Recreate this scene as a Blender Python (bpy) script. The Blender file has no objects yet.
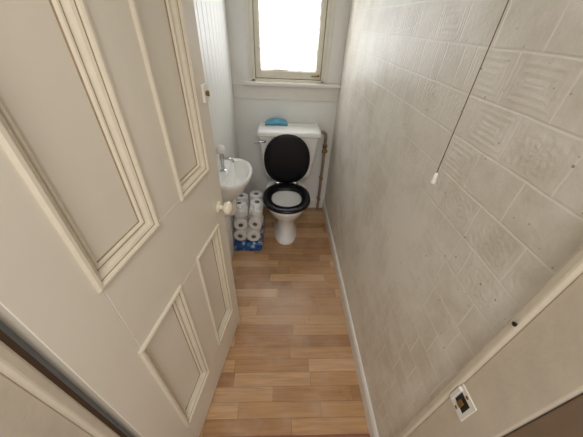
import bpy, bmesh, math, random
from mathutils import Vector, Matrix
random.seed(4)
sc=bpy.context.scene
sc.view_settings.view_transform='Standard'
sc.view_settings.look='None'
sc.view_settings.exposure=0.0

def lin(c):
    return tuple(((v/255)/12.92 if v/255<=0.04045 else ((v/255+0.055)/1.055)**2.4) for v in c)+(1,)

# ---------------------------------------------------------------- materials
def new_mat(name):
    m=bpy.data.materials.new(name); m.use_nodes=True
    nt=m.node_tree; b=nt.nodes['Principled BSDF']
    return m,nt,b
def N(nt,t,**k):
    n=nt.nodes.new(t)
    for a,v in k.items(): setattr(n,a,v)
    return n
def math_(nt,op,a,b=None,c=None):
    n=nt.nodes.new('ShaderNodeMath'); n.operation=op
    for i,v in enumerate((a,b,c)):
        if v is None: continue
        if isinstance(v,(int,float)): n.inputs[i].default_value=v
        else: nt.links.new(v,n.inputs[i])
    return n.outputs[0]
def simple(name,col,rough=0.5,metal=0,noise=0.06,scale=8,bump=0.0,bscale=60,coat=0,spec=0.5,ao=0.0):
    m,nt,b=new_mat(name)
    geo=N(nt,'ShaderNodeNewGeometry')
    no=N(nt,'ShaderNodeTexNoise'); no.inputs['Scale'].default_value=scale; no.inputs['Detail'].default_value=4
    nt.links.new(geo.outputs['Position'],no.inputs['Vector'])
    mix=N(nt,'ShaderNodeMix',data_type='RGBA')
    c=lin(col)
    mix.inputs[6].default_value=tuple(max(0,v*(1-noise)) for v in c[:3])+(1,)
    mix.inputs[7].default_value=tuple(min(1,v*(1+noise)) for v in c[:3])+(1,)
    nt.links.new(no.outputs['Fac'],mix.inputs[0])
    nt.links.new(mix.outputs[2],b.inputs['Base Color'])
    b.inputs['Roughness'].default_value=rough; b.inputs['Metallic'].default_value=metal
    b.inputs['Coat Weight'].default_value=coat; b.inputs['Specular IOR Level'].default_value=spec
    if bump>0:
        n2=N(nt,'ShaderNodeTexNoise'); n2.inputs['Scale'].default_value=bscale; n2.inputs['Detail'].default_value=3
        nt.links.new(geo.outputs['Position'],n2.inputs['Vector'])
        bp=N(nt,'ShaderNodeBump'); bp.inputs['Strength'].default_value=bump; bp.inputs['Distance'].default_value=0.002
        nt.links.new(n2.outputs['Fac'],bp.inputs['Height']); nt.links.new(bp.outputs[0],b.inputs['Normal'])
    return m

M_door=simple('door_paint',(228,219,203),0.32,noise=0.06,scale=3,bump=0.25,bscale=40)
M_mould=simple('moulding_paint',(224,213,192),0.4,noise=0.08,scale=40,bump=0.3,bscale=60)
M_shade_grime=simple('crevice_shade_and_grime',(152,130,102),0.7,noise=0.3,scale=50)  # painted groove shadow on door mouldings, grime on the window sash
M_jamb=simple('jamb_paint',(208,196,176),0.5,noise=0.14,scale=14,bump=0.5,bscale=50)
M_trim=simple('trim_white',(232,229,221),0.4,noise=0.05,scale=14,bump=0.2,bscale=60)
M_sash=simple('window_paint_cream',(228,222,206),0.4,noise=0.08,scale=24,bump=0.3,bscale=60)
M_bead=simple('beadboard_paint',(236,236,232),0.45,noise=0.03,bump=0.15)
M_back=simple('back_wall_paint',(238,237,233),0.6,noise=0.04,scale=4,bump=0.35,bscale=25)
M_brown=simple('brown_shadow_tone',(130,108,88),0.55,noise=0.2,scale=20)  # shadow-like brown put into the colour of the hall-side frame
M_dark=simple('gap_shade',(96,76,58),0.7)
M_ceil=simple('ceiling_paint',(232,228,220),0.7)
M_china=simple('vitreous_china',(240,239,235),0.12,noise=0.015,coat=0.3)
M_black=simple('black_seat',(9,9,14),0.3,noise=0.1,spec=0.35)
M_chrome=simple('chrome',(200,200,200),0.15,metal=1)
M_brass=simple('worn_brass',(150,125,85),0.4,metal=0.8,noise=0.2,scale=60)
M_blackmetal=simple('black_metal',(25,22,20),0.5)
M_paper=simple('tissue_paper',(238,237,234),0.9,noise=0.05,scale=60,bump=0.4,bscale=200)
M_core=simple('cardboard_core',(120,108,96),0.9)
M_pipe=simple('painted_pipe',(150,130,110),0.5,noise=0.4,scale=40)
M_knob=simple('knob_cream',(232,222,200),0.2,noise=0.03,coat=0.5)
M_cord=simple('cord',(128,106,84),0.8,noise=0.2,scale=80)
M_plastic=simple('white_plastic',(236,232,222),0.35)

def wallpaper():
    m,nt,b=new_mat('embossed_wallpaper')
    geo=N(nt,'ShaderNodeNewGeometry'); sp=N(nt,'ShaderNodeSeparateXYZ')
    nt.links.new(geo.outputs['Position'],sp.inputs[0])
    wob=N(nt,'ShaderNodeTexNoise'); wob.inputs['Scale'].default_value=9; wob.inputs['Detail'].default_value=2
    nt.links.new(geo.outputs['Position'],wob.inputs['Vector'])
    wv=math_(nt,'MULTIPLY',math_(nt,'SUBTRACT',wob.outputs['Fac'],0.5),0.006)
    y=math_(nt,'ADD',sp.outputs[1],wv); z=math_(nt,'ADD',sp.outputs[2],wv)
    W,H=0.132,0.092
    v=math_(nt,'DIVIDE',z,H); row=math_(nt,'FLOOR',v)
    wr=N(nt,'ShaderNodeTexWhiteNoise',noise_dimensions='1D'); nt.links.new(row,wr.inputs['W'])
    off=math_(nt,'MULTIPLY',wr.outputs['Value'],5.0)
    u=math_(nt,'ADD',math_(nt,'DIVIDE',y,W),off); colf=math_(nt,'FLOOR',u)
    fu0=math_(nt,'FRACT',u); fv=math_(nt,'FRACT',v)
    cb=N(nt,'ShaderNodeCombineXYZ'); nt.links.new(colf,cb.inputs[0]); nt.links.new(row,cb.inputs[1])
    wn=N(nt,'ShaderNodeTexWhiteNoise',noise_dimensions='2D'); nt.links.new(cb.outputs[0],wn.inputs[0])
    rnd=wn.outputs['Value']
    cu=math_(nt,'ABSOLUTE',math_(nt,'SUBTRACT',fu0,0.5)); cv=math_(nt,'ABSOLUTE',math_(nt,'SUBTRACT',fv,0.5))
    du=math_(nt,'MULTIPLY',math_(nt,'SUBTRACT',0.5,cu),W); dv=math_(nt,'MULTIPLY',math_(nt,'SUBTRACT',0.5,cv),H)
    split=math_(nt,'MULTIPLY',math_(nt,'GREATER_THAN',rnd,0.30),math_(nt,'LESS_THAN',rnd,0.56))
    ds=math_(nt,'ADD',math_(nt,'MULTIPLY',math_(nt,'ABSOLUTE',math_(nt,'SUBTRACT',fu0,0.36)),W),math_(nt,'SUBTRACT',1.0,split))
    d=math_(nt,'MINIMUM',math_(nt,'MINIMUM',du,dv),ds)
    groove=N(nt,'ShaderNodeMapRange'); nt.links.new(d,groove.inputs[0]); groove.inputs[1].default_value=0.0006; groove.inputs[2].default_value=0.0036
    g=groove.outputs[0]
    ring=math_(nt,'SINE',math_(nt,'MULTIPLY',d,480.0))
    isring=math_(nt,'MULTIPLY',math_(nt,'GREATER_THAN',rnd,0.78),math_(nt,'GREATER_THAN',d,0.010))
    ring=math_(nt,'MULTIPLY',ring,isring)
    r=math_(nt,'SQRT',math_(nt,'ADD',math_(nt,'POWER',math_(nt,'MULTIPLY',cu,W),2.0),math_(nt,'POWER',math_(nt,'MULTIPLY',cv,H),2.0)))
    ang=math_(nt,'ARCTAN2',math_(nt,'MULTIPLY',cu,W),math_(nt,'MULTIPLY',cv,H))
    ros=math_(nt,'MULTIPLY',math_(nt,'SINE',math_(nt,'MULTIPLY',ang,8.0)),math_(nt,'SINE',math_(nt,'MULTIPLY',r,330.0)))
    isros=math_(nt,'MULTIPLY',math_(nt,'LESS_THAN',rnd,0.30),math_(nt,'GREATER_THAN',d,0.010))
    ros=math_(nt,'MULTIPLY',ros,isros)
    frame=math_(nt,'MULTIPLY',math_(nt,'COMPARE',d,0.0085,0.0015),math_(nt,'LESS_THAN',rnd,0.30))
    no=N(nt,'ShaderNodeTexNoise'); no.inputs['Scale'].default_value=120; no.inputs['Detail'].default_value=4
    nt.links.new(geo.outputs['Position'],no.inputs['Vector'])
    h=math_(nt,'ADD',math_(nt,'MULTIPLY',g,0.75),math_(nt,'MULTIPLY',ring,0.26))
    h=math_(nt,'ADD',h,math_(nt,'MULTIPLY',ros,0.42))
    h=math_(nt,'ADD',h,math_(nt,'MULTIPLY',frame,-0.35))
    h=math_(nt,'ADD',h,math_(nt,'MULTIPLY',no.outputs['Fac'],1.2))
    bp=N(nt,'ShaderNodeBump'); bp.inputs['Strength'].default_value=0.45; bp.inputs['Distance'].default_value=0.0017
    nt.links.new(h,bp.inputs['Height']); nt.links.new(bp.outputs[0],b.inputs['Normal'])
    n3=N(nt,'ShaderNodeTexNoise'); n3.inputs['Scale'].default_value=3.5; n3.inputs['Detail'].default_value=9; n3.inputs['Roughness'].default_value=0.7
    nt.links.new(geo.outputs['Position'],n3.inputs['Vector'])
    mr3=N(nt,'ShaderNodeMapRange'); nt.links.new(n3.outputs['Fac'],mr3.inputs[0]); mr3.inputs[1].default_value=0.34; mr3.inputs[2].default_value=0.56
    mx=N(nt,'ShaderNodeMix',data_type='RGBA'); mx.inputs[6].default_value=lin((208,199,182)); mx.inputs[7].default_value=lin((232,226,214))
    nt.links.new(mr3.outputs[0],mx.inputs[0])
    mx2=N(nt,'ShaderNodeMix',data_type='RGBA'); mx2.inputs[6].default_value=lin((232,226,214))
    nt.links.new(mx.outputs[2],mx2.inputs[7]); nt.links.new(g,mx2.inputs[0])
    def specks(prev,scale,th,colr,seed):
        mp=N(nt,'ShaderNodeVectorMath',operation='ADD'); nt.links.new(geo.outputs['Position'],mp.inputs[0]); mp.inputs[1].default_value=(0,seed,seed*2)
        vo=N(nt,'ShaderNodeTexVoronoi'); vo.inputs['Scale'].default_value=scale; nt.links.new(mp.outputs[0],vo.inputs['Vector'])
        s=math_(nt,'LESS_THAN',vo.outputs['Distance'],th)
        q=N(nt,'ShaderNodeMix',data_type='RGBA'); nt.links.new(math_(nt,'MULTIPLY',s,0.8),q.inputs[0]); nt.links.new(prev,q.inputs[6]); q.inputs[7].default_value=lin(colr)
        return q.outputs[2]
    c=specks(mx2.outputs[2],22,0.055,(140,118,94),1.3)
    c=specks(c,40,0.07,(170,150,125),4.1)
    nt.links.new(c,b.inputs['Base Color']); b.inputs['Roughness'].default_value=0.42
    return m
M_wp=wallpaper()

def floor_mat():
    m,nt,b=new_mat('oak_strip_laminate')
    geo=N(nt,'ShaderNodeNewGeometry'); sp=N(nt,'ShaderNodeSeparateXYZ')
    nt.links.new(geo.outputs['Position'],sp.inputs[0])
    x=sp.outputs[0]; y=sp.outputs[1]
    SW,SL=0.068,0.40
    v=math_(nt,'DIVIDE',y,SW); row=math_(nt,'FLOOR',v)
    w1=N(nt,'ShaderNodeTexWhiteNoise',noise_dimensions='1D'); nt.links.new(row,w1.inputs['W'])
    u=math_(nt,'ADD',math_(nt,'DIVIDE',x,SL),math_(nt,'MULTIPLY',w1.outputs['Value'],7.0)); col=math_(nt,'FLOOR',u)
    cb=N(nt,'ShaderNodeCombineXYZ'); nt.links.new(col,cb.inputs[0]); nt.links.new(row,cb.inputs[1])
    w2=N(nt,'ShaderNodeTexWhiteNoise',noise_dimensions='2D'); nt.links.new(cb.outputs[0],w2.inputs[0])
    ramp=N(nt,'ShaderNodeValToRGB'); cr=ramp.color_ramp
    cr.elements[0].color=lin((164,120,82)); cr.elements[1].color=lin((210,170,128))
    e=cr.elements.new(0.5); e.color=lin((190,147,104))
    nt.links.new(w2.outputs['Value'],ramp.inputs[0])
    gc=N(nt,'ShaderNodeCombineXYZ')
    nt.links.new(math_(nt,'ADD',math_(nt,'MULTIPLY',x,5.0),math_(nt,'MULTIPLY',w2.outputs['Value'],40.0)),gc.inputs[0])
    nt.links.new(math_(nt,'MULTIPLY',y,75.0),gc.inputs[1])
    no=N(nt,'ShaderNodeTexNoise'); no.inputs['Scale'].default_value=1.0; no.inputs['Detail'].default_value=6; no.inputs['Distortion'].default_value=0.6
    nt.links.new(gc.outputs[0],no.inputs['Vector'])
    mr=N(nt,'ShaderNodeMapRange'); nt.links.new(no.outputs['Fac'],mr.inputs[0]); mr.inputs[1].default_value=0.3; mr.inputs[2].default_value=0.7; mr.inputs[3].default_value=0.78; mr.inputs[4].default_value=1.12
    mx=N(nt,'ShaderNodeMix',data_type='RGBA',blend_type='MULTIPLY'); mx.inputs[0].default_value=1
    nt.links.new(ramp.outputs[0],mx.inputs[6]); nt.links.new(mr.outputs[0],mx.inputs[7])
    fv=math_(nt,'FRACT',v); fu=math_(nt,'FRACT',u)
    ev=math_(nt,'MULTIPLY',math_(nt,'MINIMUM',fv,math_(nt,'SUBTRACT',1.0,fv)),SW)
    eu=math_(nt,'MULTIPLY',math_(nt,'MINIMUM',fu,math_(nt,'SUBTRACT',1.0,fu)),SL)
    ed=math_(nt,'LESS_THAN',math_(nt,'MINIMUM',ev,eu),0.0012)
    mx2=N(nt,'ShaderNodeMix',data_type='RGBA'); nt.links.new(math_(nt,'MULTIPLY',ed,0.6),mx2.inputs[0]); nt.links.new(mx.outputs[2],mx2.inputs[6]); mx2.inputs[7].default_value=lin((100,70,46))
    n3=N(nt,'ShaderNodeTexNoise'); n3.inputs['Scale'].default_value=7; n3.inputs['Detail'].default_value=6; nt.links.new(geo.outputs['Position'],n3.inputs['Vector'])
    wr=N(nt,'ShaderNodeMapRange'); nt.links.new(n3.outputs['Fac'],wr.inputs[0]); wr.inputs[1].default_value=0.48; wr.inputs[2].default_value=0.72; wr.inputs[4].default_value=0.55
    mx4=N(nt,'ShaderNodeMix',data_type='RGBA'); nt.links.new(wr.outputs[0],mx4.inputs[0]); nt.links.new(mx2.outputs[2],mx4.inputs[6]); mx4.inputs[7].default_value=lin((190,162,136))
    nt.links.new(mx4.outputs[2],b.inputs['Base Color'])
    m3=N(nt,'ShaderNodeMapRange'); nt.links.new(n3.outputs['Fac'],m3.inputs[0]); m3.inputs[1].default_value=0.3; m3.inputs[2].default_value=0.7; m3.inputs[3].default_value=0.26; m3.inputs[4].default_value=0.46
    nt.links.new(m3.outputs[0],b.inputs['Roughness'])
    b.inputs['Specular IOR Level'].default_value=0.7
    bp=N(nt,'ShaderNodeBump'); bp.inputs['Strength'].default_value=0.12; bp.inputs['Distance'].default_value=0.002
    nt.links.new(no.outputs['Fac'],bp.inputs['Height']); nt.links.new(bp.outputs[0],b.inputs['Normal'])
    return m
M_floor=floor_mat()

def glass_mat(s):
    m,nt,b=new_mat('frosted_pane')
    geo=N(nt,'ShaderNodeNewGeometry')
    no=N(nt,'ShaderNodeTexNoise'); no.inputs['Scale'].default_value=4.5; no.inputs['Detail'].default_value=2
    nt.links.new(geo.outputs['Position'],no.inputs['Vector'])
    mx=N(nt,'ShaderNodeMix',data_type='RGBA'); mx.inputs[6].default_value=(0.088,0.095,0.102,1); mx.inputs[7].default_value=(0.94,0.97,1,1)
    mr=N(nt,'ShaderNodeMapRange'); nt.links.new(no.outputs['Fac'],mr.inputs[0]); mr.inputs[1].default_value=0.40; mr.inputs[2].default_value=0.66
    nt.links.new(mr.outputs[0],mx.inputs[0])
    nt.links.new(mx.outputs[2],b.inputs['Emission Color']); b.inputs['Emission Strength'].default_value=s
    b.inputs['Base Color'].default_value=(0.5,0.5,0.5,1); b.inputs['Roughness'].default_value=0.3
    return m
M_glass=glass_mat(11.0)

def film_mat():
    m,nt,b=new_mat('clear_plastic_film')
    out=nt.nodes['Material Output']
    geo=N(nt,'ShaderNodeNewGeometry')
    no=N(nt,'ShaderNodeTexNoise'); no.inputs['Scale'].default_value=28; no.inputs['Detail'].default_value=3; nt.links.new(geo.outputs['Position'],no.inputs['Vector'])
    bp=N(nt,'ShaderNodeBump'); bp.inputs['Strength'].default_value=1; bp.inputs['Distance'].default_value=0.01; nt.links.new(no.outputs['Fac'],bp.inputs['Height'])
    tr=N(nt,'ShaderNodeBsdfTransparent'); gl=N(nt,'ShaderNodeBsdfGlossy'); gl.inputs['Roughness'].default_value=0.15; nt.links.new(bp.outputs[0],gl.inputs['Normal'])
    ms=N(nt,'ShaderNodeMixShader'); ms.inputs[0].default_value=0.16
    nt.links.new(tr.outputs[0],ms.inputs[1]); nt.links.new(gl.outputs[0],ms.inputs[2]); nt.links.new(ms.outputs[0],out.inputs[0])
    return m
M_film=film_mat()
def pack_mat():
    m,nt,b=new_mat('blue_wrapper')
    geo=N(nt,'ShaderNodeNewGeometry')
    no=N(nt,'ShaderNodeTexNoise'); no.inputs['Scale'].default_value=16; no.inputs['Detail'].default_value=1
    nt.links.new(geo.outputs['Position'],no.inputs['Vector'])
    r=N(nt,'ShaderNodeValToRGB'); cr=r.color_ramp; cr.interpolation='CONSTANT'
    cr.elements[0].color=lin((28,60,120)); cr.elements[1].position=0.50; cr.elements[1].color=lin((70,120,165))
    e=cr.elements.new(0.57); e.color=lin((200,210,218)); e=cr.elements.new(0.38); e.color=lin((35,80,140)); e=cr.elements.new(0.61); e.color=lin((150,50,80))
    nt.links.new(no.outputs['Fac'],r.inputs[0]); nt.links.new(r.outputs[0],b.inputs['Base Color']); b.inputs['Roughness'].default_value=0.25
    return m
M_pack=pack_mat()
M_wipe=simple('wipe_wrapper',(90,165,195),0.3,noise=0.35,scale=30)

# ---------------------------------------------------------------- mesh helpers
def finish(bm,name,mat,parent=None,smooth=False,angle=None):
    bmesh.ops.recalc_face_normals(bm,faces=bm.faces[:])
    me=bpy.data.meshes.new(name); bm.to_mesh(me); bm.free()
    mats=mat if isinstance(mat,(list,tuple)) else [mat]
    for k in mats: me.materials.append(k)
    if smooth:
        for p in me.polygons: p.use_smooth=True
    o=bpy.data.objects.new(name,me); sc.collection.objects.link(o)
    if parent: o.parent=parent
    if angle:
        me.set_sharp_from_angle(angle=math.radians(angle))
    return o
def add_box(bm,a,b,bev=0,seg=2,mi=0):
    x0,y0,z0=[min(a[i],b[i]) for i in range(3)]; x1,y1,z1=[max(a[i],b[i]) for i in range(3)]
    t=bmesh.new()
    vs=[t.verts.new(p) for p in ((x0,y0,z0),(x1,y0,z0),(x1,y1,z0),(x0,y1,z0),(x0,y0,z1),(x1,y0,z1),(x1,y1,z1),(x0,y1,z1))]
    for f in ((0,3,2,1),(4,5,6,7),(0,1,5,4),(1,2,6,5),(2,3,7,6),(3,0,4,7)): t.faces.new([vs[i] for i in f])
    if bev>0: bmesh.ops.bevel(t,geom=t.edges[:],offset=bev,segments=seg,profile=0.5,affect='EDGES')
    for f in t.faces: f.material_index=mi
    me=bpy.data.meshes.new('t'); t.to_mesh(me); t.free(); bm.from_mesh(me); bpy.data.meshes.remove(me)
def box(name,a,b,mat,bev=0,parent=None):
    bm=bmesh.new(); add_box(bm,a,b,bev); return finish(bm,name,mat,parent)
def add_loft(bm,rings,cap0=True,cap1=True,closed=False,mi=0,segmi=None):
    R=[[bm.verts.new(p) for p in r] for r in rings]; n=len(R[0])
    pairs=list(zip(R[:-1],R[1:]))
    if closed: pairs.append((R[-1],R[0]))
    for a,b in pairs:
        for i in range(n):
            f=bm.faces.new((a[i],a[(i+1)%n],b[(i+1)%n],b[i])); f.material_index=mi if segmi is None else segmi[i]
    if not closed:
        if cap0: bm.faces.new(R[0][::-1]).material_index=mi
        if cap1: bm.faces.new(R[-1]).material_index=mi
def add_lathe(bm,prof,mat4,n=28,mi=0,cap0=True,cap1=True):
    rings=[[mat4@Vector((r*math.cos(2*math.pi*i/n),r*math.sin(2*math.pi*i/n),z)) for i in range(n)] for r,z in prof]
    add_loft(bm,rings,cap0,cap1,mi=mi)
def frame_for(p0,direction):
    d=Vector(direction).normalized(); q=Vector((0,0,1)).rotation_difference(d)
    return Matrix.Translation(p0)@q.to_matrix().to_4x4()
def add_tube(bm,pts,r,n=12,mi=0):
    pts=[Vector(p) for p in pts]; rings=[]
    up=None
    for i,p in enumerate(pts):
        d=(pts[min(i+1,len(pts)-1)]-pts[max(i-1,0)]).normalized()
        if up is None: up=d.orthogonal().normalized()
        up=(up-up.dot(d)*d).normalized(); s=d.cross(up)
        rings.append([p+r*(math.cos(2*math.pi*k/n)*up+math.sin(2*math.pi*k/n)*s) for k in range(n)])
    add_loft(bm,rings,mi=mi)
def empty(name,loc=(0,0,0)):
    e=bpy.data.objects.new(name,None); e.location=loc; e.empty_display_size=0.1; sc.collection.objects.link(e); return e

# ---------------------------------------------------------------- room shell
YB=2.176; XR=0.438; XL=-0.37; ZC=2.55
box('floor',(-1.3,-1.2,-0.05),(1.3,YB+0.1,0.0),M_floor)
box('ceiling',(-1.3,-0.1,ZC),(1.3,YB+0.1,ZC+0.05),M_ceil)
box('wall_right',(XR,0.24,0),(XR+0.1,YB+0.1,ZC),M_wp)
bm=bmesh.new()
add_box(bm,(XL-0.1,0.6,0),(XL-0.008,YB+0.1,ZC))
y=0.6; bw=0.085
while y<YB-0.001:
    y1=min(y+bw,YB)
    add_box(bm,(XL-0.010,y+0.0008,0),(XL,y1-0.0008,ZC),0.004,2)
    y=y1
add_box(bm,(XL-0.1,0.2,0),(-0.425,0.6,ZC))
finish(bm,'wall_left',M_bead)
wx0,wx1,wz0,wz1=-0.222,0.312,1.135,2.12
bm=bmesh.new()
for a,b in (((XL-0.1,YB,0),(XR+0.1,YB+0.12,wz0)),((XL-0.1,YB,wz1),(XR+0.1,YB+0.12,ZC)),((XL-0.1,YB,wz0),(wx0,YB+0.12,wz1)),((wx1,YB,wz0),(XR+0.1,YB+0.12,wz1))):
    add_box(bm,a,b)
finish(bm,'wall_back',M_back)
bm=bmesh.new()
add_box(bm,(-1.3,0.0,2.06),(1.3,0.2,ZC)); add_box(bm,(-1.3,0.0,0),(-0.50,0.2,2.06)); add_box(bm,(0.55,0.0,0),(1.3,0.2,2.06))
finish(bm,'wall_front',M_ceil)

# window
W=empty('window_1',(0,0,0))
bm=bmesh.new()
t=0.024
add_box(bm,(wx0,YB-0.018,wz0),(wx0+t,YB+0.11,wz1),0.003); add_box(bm,(wx1-t,YB-0.018,wz0),(wx1,YB+0.11,wz1),0.003)
add_box(bm,(wx0,YB-0.018,wz1-t),(wx1,YB+0.11,wz1),0.003); add_box(bm,(wx0,YB-0.018,wz0),(wx1,YB+0.11,wz0+0.018),0.003)
finish(bm,'lining',M_sash,W)
bm=bmesh.new()
sx0,sx1,sz0,sz1=wx0+t+0.004,wx1-t-0.004,wz0+0.022,wz1-t-0.003
SY=YB-0.010
def stile(a,b): add_box(bm,a,b,0.004)
SW_=0.036
stile((sx0,SY,sz0),(sx0+SW_,SY+0.045,sz1)); stile((sx1-SW_,SY,sz0),(sx1,SY+0.045,sz1))
stile((sx0+SW_,SY,sz0),(sx1-SW_,SY+0.045,sz0+0.050)); stile((sx0+SW_,SY,sz1-0.045),(sx1-SW_,SY+0.045,sz1))
finish(bm,'sash',M_sash,W)
bm=bmesh.new()
gx0,gx1,gz0,gz1=sx0+SW_,sx1-SW_,sz0+0.050,sz1-0.045
for a,b in (((gx0,SY+0.012,gz0),(gx0+0.004,SY+0.03,gz1)),((gx1-0.004,SY+0.012,gz0),(gx1,SY+0.03,gz1)),((gx0,SY+0.012,gz0),(gx1,SY+0.03,gz0+0.004)),((gx0,SY+0.012,gz1-0.004),(gx1,SY+0.03,gz1))): add_box(bm,a,b)
for a,b in (((sx0-0.004,SY+0.01,sz0-0.004),(sx0,SY+0.03,sz1)),((sx1,SY+0.01,sz0-0.004),(sx1+0.004,SY+0.03,sz1)),((sx0,SY+0.01,sz0-0.004),(sx1,SY+0.03,sz0))): add_box(bm,a,b)
finish(bm,'putty_line',M_shade_grime,W)
box('pane',(gx0-0.004,SY+0.028,gz0-0.004),(gx1+0.004,SY+0.032,gz1+0.004),M_glass,parent=W)
bm=bmesh.new()
add_lathe(bm,[(0.006,0),(0.006,0.02),(0.009,0.022),(0.009,0.03),(0.003,0.033)],frame_for((sx1-0.02,SY,sz0+0.03),(0,-1,0)),16)
add_box(bm,(sx1-0.07,SY-0.012,sz0+0.02),(sx1-0.015,SY-0.002,sz0+0.027),0.002)
finish(bm,'casement_latch',M_brass,W,True,40)
bm=bmesh.new()
add_box(bm,(-0.29,YB-0.05,1.108),(XR,YB+0.02,1.135),0.007,3)
add_box(bm,(XL,YB-0.014,1.01),(XR,YB,1.108),0.003)
finish(bm,'trim_1',M_trim)
bm=bmesh.new()
add_box(bm,(wx0-0.03,YB-0.010,1.135),(wx0,YB,wz1+0.04),0.003); add_box(bm,(wx1,YB-0.010,1.135),(wx1+0.03,YB,wz1+0.04),0.003)
finish(bm,'trim_2',M_trim)

def baseboard(name,axis,a0,a1,face,d,h=0.095):
    pr=[(0,0),(0.013,0),(0.013,h-0.02),(0.010,h-0.012),(0.006,h-0.004),(0.0,h)]
    bm=bmesh.new(); rings=[]
    for s in (a0,a1):
        rings.append([((face+d*o),s,z) if axis=='y' else (s,face+d*o,z) for o,z in pr])
    add_loft(bm,rings); return finish(bm,name,M_trim)
baseboard('baseboard_right','y',0.25,YB,XR,-1)
baseboard('baseboard_back','x',XL,XR-0.013,YB,-1)

# doorway frame
bm=bmesh.new()
add_box(bm,(0.428,0.135,0),(0.55,0.236,2.06),0.003)
add_box(bm,(0.418,0.236,0),(0.55,0.256,2.06),0.006,3)
finish(bm,'trim_3',M_jamb)
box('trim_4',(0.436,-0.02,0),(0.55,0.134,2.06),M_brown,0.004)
bm=bmesh.new()
add_box(bm,(-0.50,-0.02,0),(-0.392,0.172,2.06),0.003)
add_box(bm,(-0.50,0.172,0),(-0.378,0.194,2.06),0.006,3)
finish(bm,'trim_5',M_jamb)
box('hinge_gap_shade',(-0.50,0.1945,0),(-0.40,0.212,2.06),M_dark)  # dark strip filling the hinge gap, stands in for its shade
box('trim_7',(-0.39,0.10,2.02),(0.43,0.2,2.06),M_jamb,0.003)
box('trim_8',(-0.39,0.13,0.0),(0.425,0.342,0.006),simple('threshold',(140,92,70),0.6),0.002)

# strike plate
S=empty('strike_plate')
bm=bmesh.new()
xf=0.428; q0,q1,r0,r1=0.184,0.235,0.775,0.852
add_box(bm,(xf-0.003,q0,r0),(xf,q1,r0+0.018),0.001); add_box(bm,(xf-0.003,q0,r1-0.018),(xf,q1,r1),0.001)
add_box(bm,(xf-0.003,q0,r0+0.018),(xf,q0+0.010,r1-0.018),0.001); add_box(bm,(xf-0.008,q1-0.010,r0+0.012),(xf,q1,r1-0.012),0.0015)
finish(bm,'plate',M_plastic,S)
box('keep_hole',(xf-0.0008,q0+0.009,r0+0.017),(xf+0.01,q1-0.009,r1-0.017),M_blackmetal,parent=S)
bm=bmesh.new()
for zz in (r0+0.009,r1-0.009): add_lathe(bm,[(0.004,0),(0.004,0.001),(0.001,0.0016)],frame_for((xf-0.003,0.21,zz),(-1,0,0)),12)
add_box(bm,(xf-0.005,0.204,r0+0.022),(xf-0.001,0.216,r1-0.034),0.001)
finish(bm,'screws',M_brass,S)
bm=bmesh.new()
add_lathe(bm,[(0.0015,0),(0.0015,0.003),(0.004,0.0035),(0.0045,0.0055),(0.002,0.0065)],frame_for((0.418,0.2405,1.092),(-1,0,0)),12)
finish(bm,'nail',M_blackmetal,None,True,40)

# ---------------------------------------------------------------- door
Dr=empty('door_1',(-0.241,0.917,0))
Dr.rotation_euler=(0,0,math.atan2(-0.9841,-0.1775))
TH=0.038
DW=0.713; zb,z1,z2,z3,zt=0.012,0.818,1.078,1.84,1.98
zl=0.24
SR,PA,PB,PC=0.086,0.268,0.402,0.594
bm=bmesh.new()
def dbx(s0,s1,a,b): add_box(bm,(s0,-TH,a),(s1,0,b),0.0015,1)
dbx(0,SR,zb,zt); dbx(PC,DW,zb,zt)
dbx(SR,PC,zb,zl); dbx(SR,PC,z1,z2); dbx(SR,PC,z3,zt)
dbx(PA,PB,zl,z1); dbx(PA,PB,z2,z3)
finish(bm,'stiles_and_rails',M_door,Dr)
bm=bmesh.new()
for s0,s1 in ((SR,PA),(PB,PC)):
    for a,b in ((zl,z1),(z2,z3)):
        add_box(bm,(s0-0.004,-0.032,a-0.004),(s1+0.004,-0.020,b+0.004))
finish(bm,'panels',M_door,Dr)
bm=bmesh.new()
prof=[(-0.009,0.0),(-0.009,0.004),(-0.006,0.007),(-0.001,0.0075),(0.002,0.005),(0.003,0.000),(0.005,-0.0005),(0.010,-0.003),(0.013,-0.009),(0.0145,-0.014),(0.0165,-0.014),(0.019,-0.0105),(0.022,-0.0115),(0.024,-0.017),(0.0255,-0.0205),(0.0,-0.0205)]
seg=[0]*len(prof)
for k in (5,9,13): seg[k]=1  # groove shadows painted as brown strips along the profile
for s0,s1 in ((SR,PA),(PB,PC)):
    for a,b in ((zl,z1),(z2,z3)):
        rings=[]
        for (cx,cz,sx,sz) in ((s0,a,1,1),(s1,a,-1,1),(s1,b,-1,-1),(s0,b,1,-1)):
            rings.append([(cx+sx*o*1.15,h,cz+sz*o*1.15) for o,h in prof])
        add_loft(bm,rings,closed=True,segmi=seg)
finish(bm,'panel_mouldings',[M_mould,M_shade_grime],Dr)
bm=bmesh.new()
kp=(0.045,0,0.890)
add_lathe(bm,[(0.024,0),(0.024,0.003),(0.020,0.006),(0.010,0.008),(0.009,0.018),(0.013,0.022),(0.022,0.026),(0.027,0.034),(0.028,0.042),(0.024,0.050),(0.014,0.055),(0.004,0.0565)],frame_for(kp,(0,1,0)),32)
finish(bm,'knob',M_knob,Dr,True)
bm=bmesh.new()
add_box(bm,(0.010,0,1.283),(0.040,0.010,1.337),0.003)
finish(bm,'bolt_case',M_plastic,Dr)
bm=bmesh.new()
add_lathe(bm,[(0.007,0),(0.007,0.004),(0.004,0.006)],frame_for((0.026,0.010,1.31),(0,1,0)),16)
add_box(bm,(0.0235,0.012,1.302),(0.0285,0.020,1.318),0.0015)
finish(bm,'bolt_turn',M_brass,Dr)
bm=bmesh.new()
for hz in (0.25,1.7): add_lathe(bm,[(0.006,0),(0.006,0.09)],frame_for((DW+0.001,0.003,hz),(0,0,1)),12)
finish(bm,'hinges',M_jamb,Dr)

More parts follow.
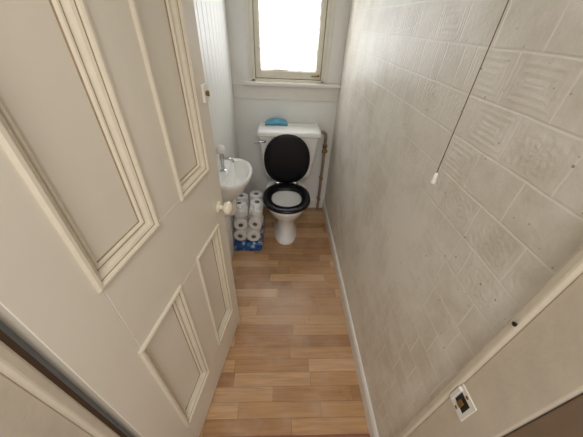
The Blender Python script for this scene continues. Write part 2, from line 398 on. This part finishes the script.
# ---------------------------------------------------------------- toilet
T=empty('toilet')
TX=0.048
def egg(a,yf,yb_,z,n=48,p=2.0,pb=2.6,cyf=0.5):
    cy=yf+(yb_-yf)*cyf; out=[]
    for i in range(n):
        t=2*math.pi*i/n; c,s=math.cos(t),math.sin(t)
        e=p if s<0 else pb
        cx=math.copysign(abs(c)**(2/e),c); sy=math.copysign(abs(s)**(2/e),s)
        b=(cy-yf) if s<0 else (yb_-cy)
        out.append((TX+a*cx,cy+b*sy,z))
    return out
bm=bmesh.new()
rings=[egg(.098,1.605,2.02,0.0,p=2.4,pb=4),egg(.102,1.600,2.02,0.012,p=2.4,pb=4),egg(.100,1.605,2.02,0.025,p=2.4,pb=4),egg(.088,1.625,2.0,0.05,p=2.3,pb=4),
 egg(.080,1.645,1.98,0.11,p=2.2,pb=4),egg(.082,1.650,1.98,0.16,p=2.2,pb=4),egg(.098,1.625,1.98,0.21,pb=3.5),egg(.125,1.580,1.98,0.265,pb=3.2),egg(.150,1.535,2.0,0.315,pb=3),
 egg(.166,1.508,2.02,0.355,pb=3),egg(.174,1.494,2.03,0.380,pb=3),egg(.176,1.490,2.03,0.392,pb=3),egg(.173,1.494,2.03,0.400,pb=3),egg(.166,1.502,2.02,0.403,pb=3),
 egg(.135,1.535,1.85,0.403,pb=2.4),egg(.128,1.542,1.84,0.398,pb=2.3),egg(.130,1.545,1.83,0.375,pb=2.3),egg(.122,1.56,1.82,0.32,pb=2.2),egg(.095,1.60,1.80,0.26,pb=2.1),egg(.06,1.66,1.79,0.21,pb=2),egg(.03,1.70,1.77,0.185,pb=2)]
add_loft(bm,rings)
finish(bm,'pan',M_china,T,True,60)
M_water=simple('water',(170,178,176),0.03,noise=0.0)
bm=bmesh.new(); add_loft(bm,[egg(.082,1.622,1.795,0.236,pb=2),egg(.082,1.622,1.795,0.238,pb=2)]); finish(bm,'water',M_water,T)
def eggs(a,yf,yb_,z,**k): return egg(a,yf,yb_,z,p=2.1,pb=2.5,cyf=0.48,**k)
bm=bmesh.new()
zs=0.412
rings=[eggs(.176,1.480,1.885,zs),eggs(.182,1.474,1.890,zs+0.008),eggs(.180,1.477,1.888,zs+0.018),eggs(.168,1.490,1.878,zs+0.026),eggs(.145,1.515,1.855,zs+0.026),eggs(.122,1.545,1.812,zs+0.020),eggs(.114,1.553,1.802,zs+0.010),eggs(.114,1.553,1.802,zs)]
add_loft(bm,rings,closed=True)
finish(bm,'seat_ring',M_black,T,True)
bm=bmesh.new()
for dx in (-0.13,0.13): add_box(bm,(TX+dx-0.01,1.58,0.402),(TX+dx+0.01,1.61,zs+0.003),0.002)
for dx in (-0.075,0.075):
    add_lathe(bm,[(0.011,-0.022),(0.013,-0.018),(0.013,0.018),(0.011,0.022)],frame_for((TX+dx,1.893,0.432),(1,0,0)),16)
    add_lathe(bm,[(0.014,0),(0.014,0.006),(0.008,0.008),(0.008,0.028)],frame_for((TX+dx,1.893,0.402),(0,0,1)),16)
finish(bm,'hinges',M_chrome,T,True,40)
def lidring(a,w0,w1,dy):
    out=[]; n=48; c0=w0+(w1-w0)*0.50
    for i in range(n):
        t=2*math.pi*i/n; c,s=math.cos(t),math.sin(t)
        e=2.1 if s>0 else 2.3
        cx=math.copysign(abs(c)**(2/e),c); sy=math.copysign(abs(s)**(2/e),s)
        w=c0+((w1-c0) if s>0 else (c0-w0))*sy
        yy=1.893+0.02*(w-w0)/(w1-w0)
        out.append((TX+a*cx,yy+dy,w))
    return out
bm=bmesh.new()
rings=[lidring(.150,.455,.800,0.012),lidring(.174,.438,.824,0.010),lidring(.181,.430,.831,0.002),lidring(.178,.433,.828,-0.006),lidring(.165,.447,.815,-0.010),lidring(.12,.49,.77,-0.012)]
add_loft(bm,rings)
finish(bm,'lid',M_black,T,True)
CX=0.062
def rrect(cx,hw,y0,y1,z,r=0.03,n=6):
    out=[]
    for (px,py,a0) in ((cx+hw-r,y1-r,0),(cx-hw+r,y1-r,90),(cx-hw+r,y0+r,180),(cx+hw-r,y0+r,270)):
        for i in range(n+1):
            a=math.radians(a0+90*i/n); out.append((px+r*math.cos(a),py+r*math.sin(a),z))
    return out
bm=bmesh.new()
rings=[rrect(CX-0.005,.150,1.985,2.145,.425),rrect(CX-0.005,.178,1.965,2.155,.437),rrect(CX-0.004,.192,1.955,2.16,.47),rrect(CX-0.002,.208,1.948,2.16,.60),rrect(CX,.222,1.942,2.16,.72),rrect(CX,.230,1.940,2.16,.800)]
add_loft(bm,rings)
finish(bm,'cistern',M_china,T,True,50)
bm=bmesh.new()
rings=[rrect(CX,.236,1.930,2.168,.800),rrect(CX,.243,1.922,2.172,.806),rrect(CX,.243,1.922,2.172,.826),rrect(CX,.239,1.926,2.168,.836),rrect(CX,.228,1.937,2.158,.841),rrect(CX,.15,1.98,2.12,.843)]
add_loft(bm,rings)
finish(bm,'cistern_lid',M_china,T,True,50)
bm=bmesh.new()
add_lathe(bm,[(0.016,0),(0.016,0.004),(0.008,0.007),(0.008,0.022),(0.004,0.024)],frame_for((CX-0.195,1.941,0.765),(0,-1,0)),20)
add_tube(bm,[(CX-0.195,1.922,0.765),(CX-0.215,1.918,0.766),(CX-0.245,1.916,0.762),(CX-0.265,1.916,0.756)],0.0065)
finish(bm,'flush_lever',M_chrome,T,True,40)
bm=bmesh.new()
add_lathe(bm,[(0.04,0.385),(0.045,0.40),(0.045,0.43)],Matrix.Translation((TX,2.02,0)),20)
add_tube(bm,[(TX,1.97,0.16),(TX,2.06,0.17),(TX,2.172,0.18)],0.052,20)
finish(bm,'outlet_pipe',M_china,T,True,50)

Pp=empty('water_pipe')
bm=bmesh.new()
px,py=0.372,2.125
add_tube(bm,[(px,py,0.0),(px,py,0.4),(px,py,0.74),(px-0.004,py,0.765),(px-0.02,py,0.78),(px-0.067,py,0.782)],0.0125)
finish(bm,'pipe',M_pipe,Pp,True,50)
bm=bmesh.new()
add_lathe(bm,[(0.014,0.60),(0.020,0.605),(0.020,0.625),(0.014,0.63),(0.014,0.65),(0.020,0.655),(0.020,0.675),(0.014,0.68)],Matrix.Translation((px,py,0)),12)
add_lathe(bm,[(0.007,0),(0.007,0.03),(0.019,0.032),(0.019,0.04),(0.01,0.042)],frame_for((px,py-0.014,0.64),(0,-1,0)),12)
for zz in (0.12,0.35): add_box(bm,(px-0.016,py-0.015,zz),(px+0.016,YB-0.014,zz+0.014),0.003)
finish(bm,'stop_valve',M_brass,Pp,True,40)

bm=bmesh.new()
rings=[]
n=14
for i in range(n+1):
    s=i/n; x=-0.13+0.18*s; th=0.002+0.042*min(1,math.sin(math.pi*s)**0.5 if 0<s<1 else 0); hw=0.045
    ring=[]
    for k in range(16):
        a=2*math.pi*k/16
        ring.append((x,2.105+hw*math.copysign(abs(math.cos(a))**0.6,math.cos(a)),0.8435+th/2+th/2*math.copysign(abs(math.sin(a))**0.7,math.sin(a))))
    rings.append(ring)
add_loft(bm,rings)
finish(bm,'wet_wipes_packet',[M_wipe],None,True,60)

# ---------------------------------------------------------------- basin
B=empty('wash_basin')
def bas(x1,hy,z,cy=1.41,x0=XL+0.001,n=40):
    out=[]
    for i in range(n):
        a=2*math.pi*i/n; c,s=math.cos(a),math.sin(a)
        mid=x0+(x1-x0)*0.35
        if c>=0: x=mid+(x1-mid)*c
        else: x=mid+(mid-x0)*math.copysign(abs(c)**0.45,c)
        yy=cy+hy*math.copysign(abs(s)**(0.9 if c>=0 else 0.45),s)
        out.append((x,yy,z-0.015))
    return out
bm=bmesh.new()
rings=[bas(-.30,.05,.60),bas(-.28,.07,.61),bas(-.235,.12,.66),bas(-.195,.160,.72),bas(-.175,.178,.758),bas(-.170,.184,.775),bas(-.170,.185,.785),bas(-.174,.181,.791),
 bas(-.186,.168,.790,x0=-.315),bas(-.194,.158,.78,x0=-.312),bas(-.205,.140,.745,x0=-.308),bas(-.235,.10,.70,x0=-.295),bas(-.262,.03,.685,x0=-.275)]
add_loft(bm,rings)
finish(bm,'bowl',M_china,B,True,60)
bm=bmesh.new()
ty=1.42
add_lathe(bm,[(0.02,0),(0.02,0.005),(0.011,0.01),(0.010,0.06),(0.013,0.065),(0.013,0.085),(0.008,0.115)],Matrix.Translation((-.342,ty,.775)),20)
add_tube(bm,[(-.342,ty,.842),(-.325,ty,.852),(-.30,ty,.852),(-.283,ty,.842),(-.279,ty,.83)],0.0085)
finish(bm,'tap_body',M_chrome,B,True,50)
bm=bmesh.new()
add_lathe(bm,[(0.008,0),(0.022,0.004),(0.025,0.014),(0.025,0.03),(0.018,0.042),(0.004,0.045)],Matrix.Translation((-.342,ty,.884)),20)
finish(bm,'tap_head',M_plastic,B,True,50)
bm=bmesh.new()
add_tube(bm,[(-.30,1.41,.60),(-.30,1.41,.50),(-.31,1.41,.47),(-.369,1.41,.46)],0.018)
finish(bm,'waste_pipe',M_plastic,B,True,50)

# ---------------------------------------------------------------- toilet rolls
Rr=empty('toilet_roll_pack')
bm=bmesh.new()
def roll(p,d):
    r=0.052; L=0.10; n=28; ri=0.019
    mt=frame_for((p[0],p[1],p[2]-0.022),d)
    prof=[(ri,L),(ri,0.0),(ri+0.003,-0.001),(r-0.005,-0.001),(r,0.004),(r,L-0.004),(r-0.005,L)]
    rings=[[mt@Vector((a*math.cos(2*math.pi*i/n),a*math.sin(2*math.pi*i/n),z)) for i in range(n)] for a,z in prof]
    add_loft(bm,rings,closed=True)
    rings=[[mt@Vector((a*math.cos(2*math.pi*i/n),a*math.sin(2*math.pi*i/n),z)) for i in range(n)] for a,z in [(ri-0.0006,L),(ri-0.0006,0.001),(ri-0.0016,0.001),(ri-0.0016,L)]]
    add_loft(bm,rings,closed=True,mi=1)
roll((-.312,1.555,.158),(.05,1,.02)); roll((-.206,1.552,.156),(-.08,1,.0)); roll((-.312,1.66,.158),(0,1,0)); roll((-.206,1.66,.156),(0,1,0))
roll((-.300,1.562,.262),(-.16,1,.05)); roll((-.193,1.575,.262),(.10,1,.04)); roll((-.312,1.67,.264),(0,1,0)); roll((-.205,1.68,.262),(0,1,0))
roll((-.300,1.625,.318),(-.10,.12,1)); roll((-.190,1.665,.316),(.14,-.04,1)); roll((-.305,1.735,.318),(0,.04,1)); roll((-.195,1.772,.318),(0.03,0,1))
finish(bm,'rolls',[M_paper,M_core],Rr,True,40)
def soft(x0,x1,y0,y1,z0,z1,name,mat,par,r=0.018,crush=0.0):
    bm=bmesh.new(); add_box(bm,(x0,y0,z0),(x1,y1,z1),r,4)
    if crush:
        bmesh.ops.subdivide_edges(bm,edges=bm.edges[:],cuts=4,use_grid_fill=True)
        for v in bm.verts:
            p=v.co
            q=crush*(math.sin(p.x*61+p.z*47)+math.sin(p.y*53-p.z*71+1.3))*0.5
            v.co=Vector((p.x+(q if abs(p.x-x1)<.02 else 0),p.y+(q if abs(p.y-y0)<.02 else 0),p.z+(q if abs(p.z-z1)<.02 else 0)))
    return finish(bm,name,mat,par,True)
soft(-.362,-.138,1.520,1.77,0.001,0.080,'blue_multipack',M_pack,Rr,0.018,0.006)
soft(-.364,-.126,1.535,1.84,0.086,0.410,'film_wrap',M_film,Rr,0.03,0.005)

# ---------------------------------------------------------------- pull cord
Pc=empty('light_pull_cord')
cx_,cy_=0.412,0.61
bm=bmesh.new(); add_tube(bm,[(cx_,cy_,1.19),(cx_,cy_,1.8),(cx_,cy_,2.50)],0.0012,8); finish(bm,'cord',M_cord,Pc,True)
bm=bmesh.new(); add_lathe(bm,[(0.002,1.196),(0.0045,1.193),(0.005,1.182),(0.0075,1.170),(0.007,1.166),(0.003,1.165)],Matrix.Translation((cx_,cy_,0)),20); finish(bm,'cord_pull',M_plastic,Pc,True,50)
bm=bmesh.new(); add_lathe(bm,[(0.02,2.50),(0.024,2.51),(0.024,2.55)],Matrix.Translation((cx_-0.005,cy_,0)),20); finish(bm,'switch_body',M_plastic,Pc,True,50)

# ---------------------------------------------------------------- lights
wd=bpy.data.worlds.new('World'); sc.world=wd; wd.use_nodes=True
bg=wd.node_tree.nodes['Background']; bg.inputs[0].default_value=(1.0,0.98,0.95,1); bg.inputs[1].default_value=0.60
L=bpy.data.lights.new('camera_side_fill','AREA'); L.energy=17; L.size=0.7; L.color=(1,0.97,0.93)  # unseen fill light added behind the camera to brighten the room
o=bpy.data.objects.new('camera_side_fill',L); sc.collection.objects.link(o); o.location=(0.1,-0.7,2.4)
o.rotation_euler=(Vector((0,1.0,0.6))-o.location).to_track_quat('-Z','Y').to_euler()

# ---------------------------------------------------------------- camera
f=260.0
D=Vector((283-291.5,218.5-20.6,-f)).normalized(); V=Vector((275-291.5,218.5-560,-f)).normalized()
Y=D; Z=-(V-V.dot(Y)*Y).normalized(); X=Y.cross(Z)
R=Matrix((X,Y,Z))
cd=bpy.data.cameras.new('camera'); cam=bpy.data.objects.new('camera',cd); sc.collection.objects.link(cam)
cam.matrix_world=Matrix.Translation((0,0,1.5))@R.to_4x4()
cd.sensor_fit='HORIZONTAL'; cd.sensor_width=36; cd.lens=f/583*36; cd.clip_start=0.01
sc.camera=cam
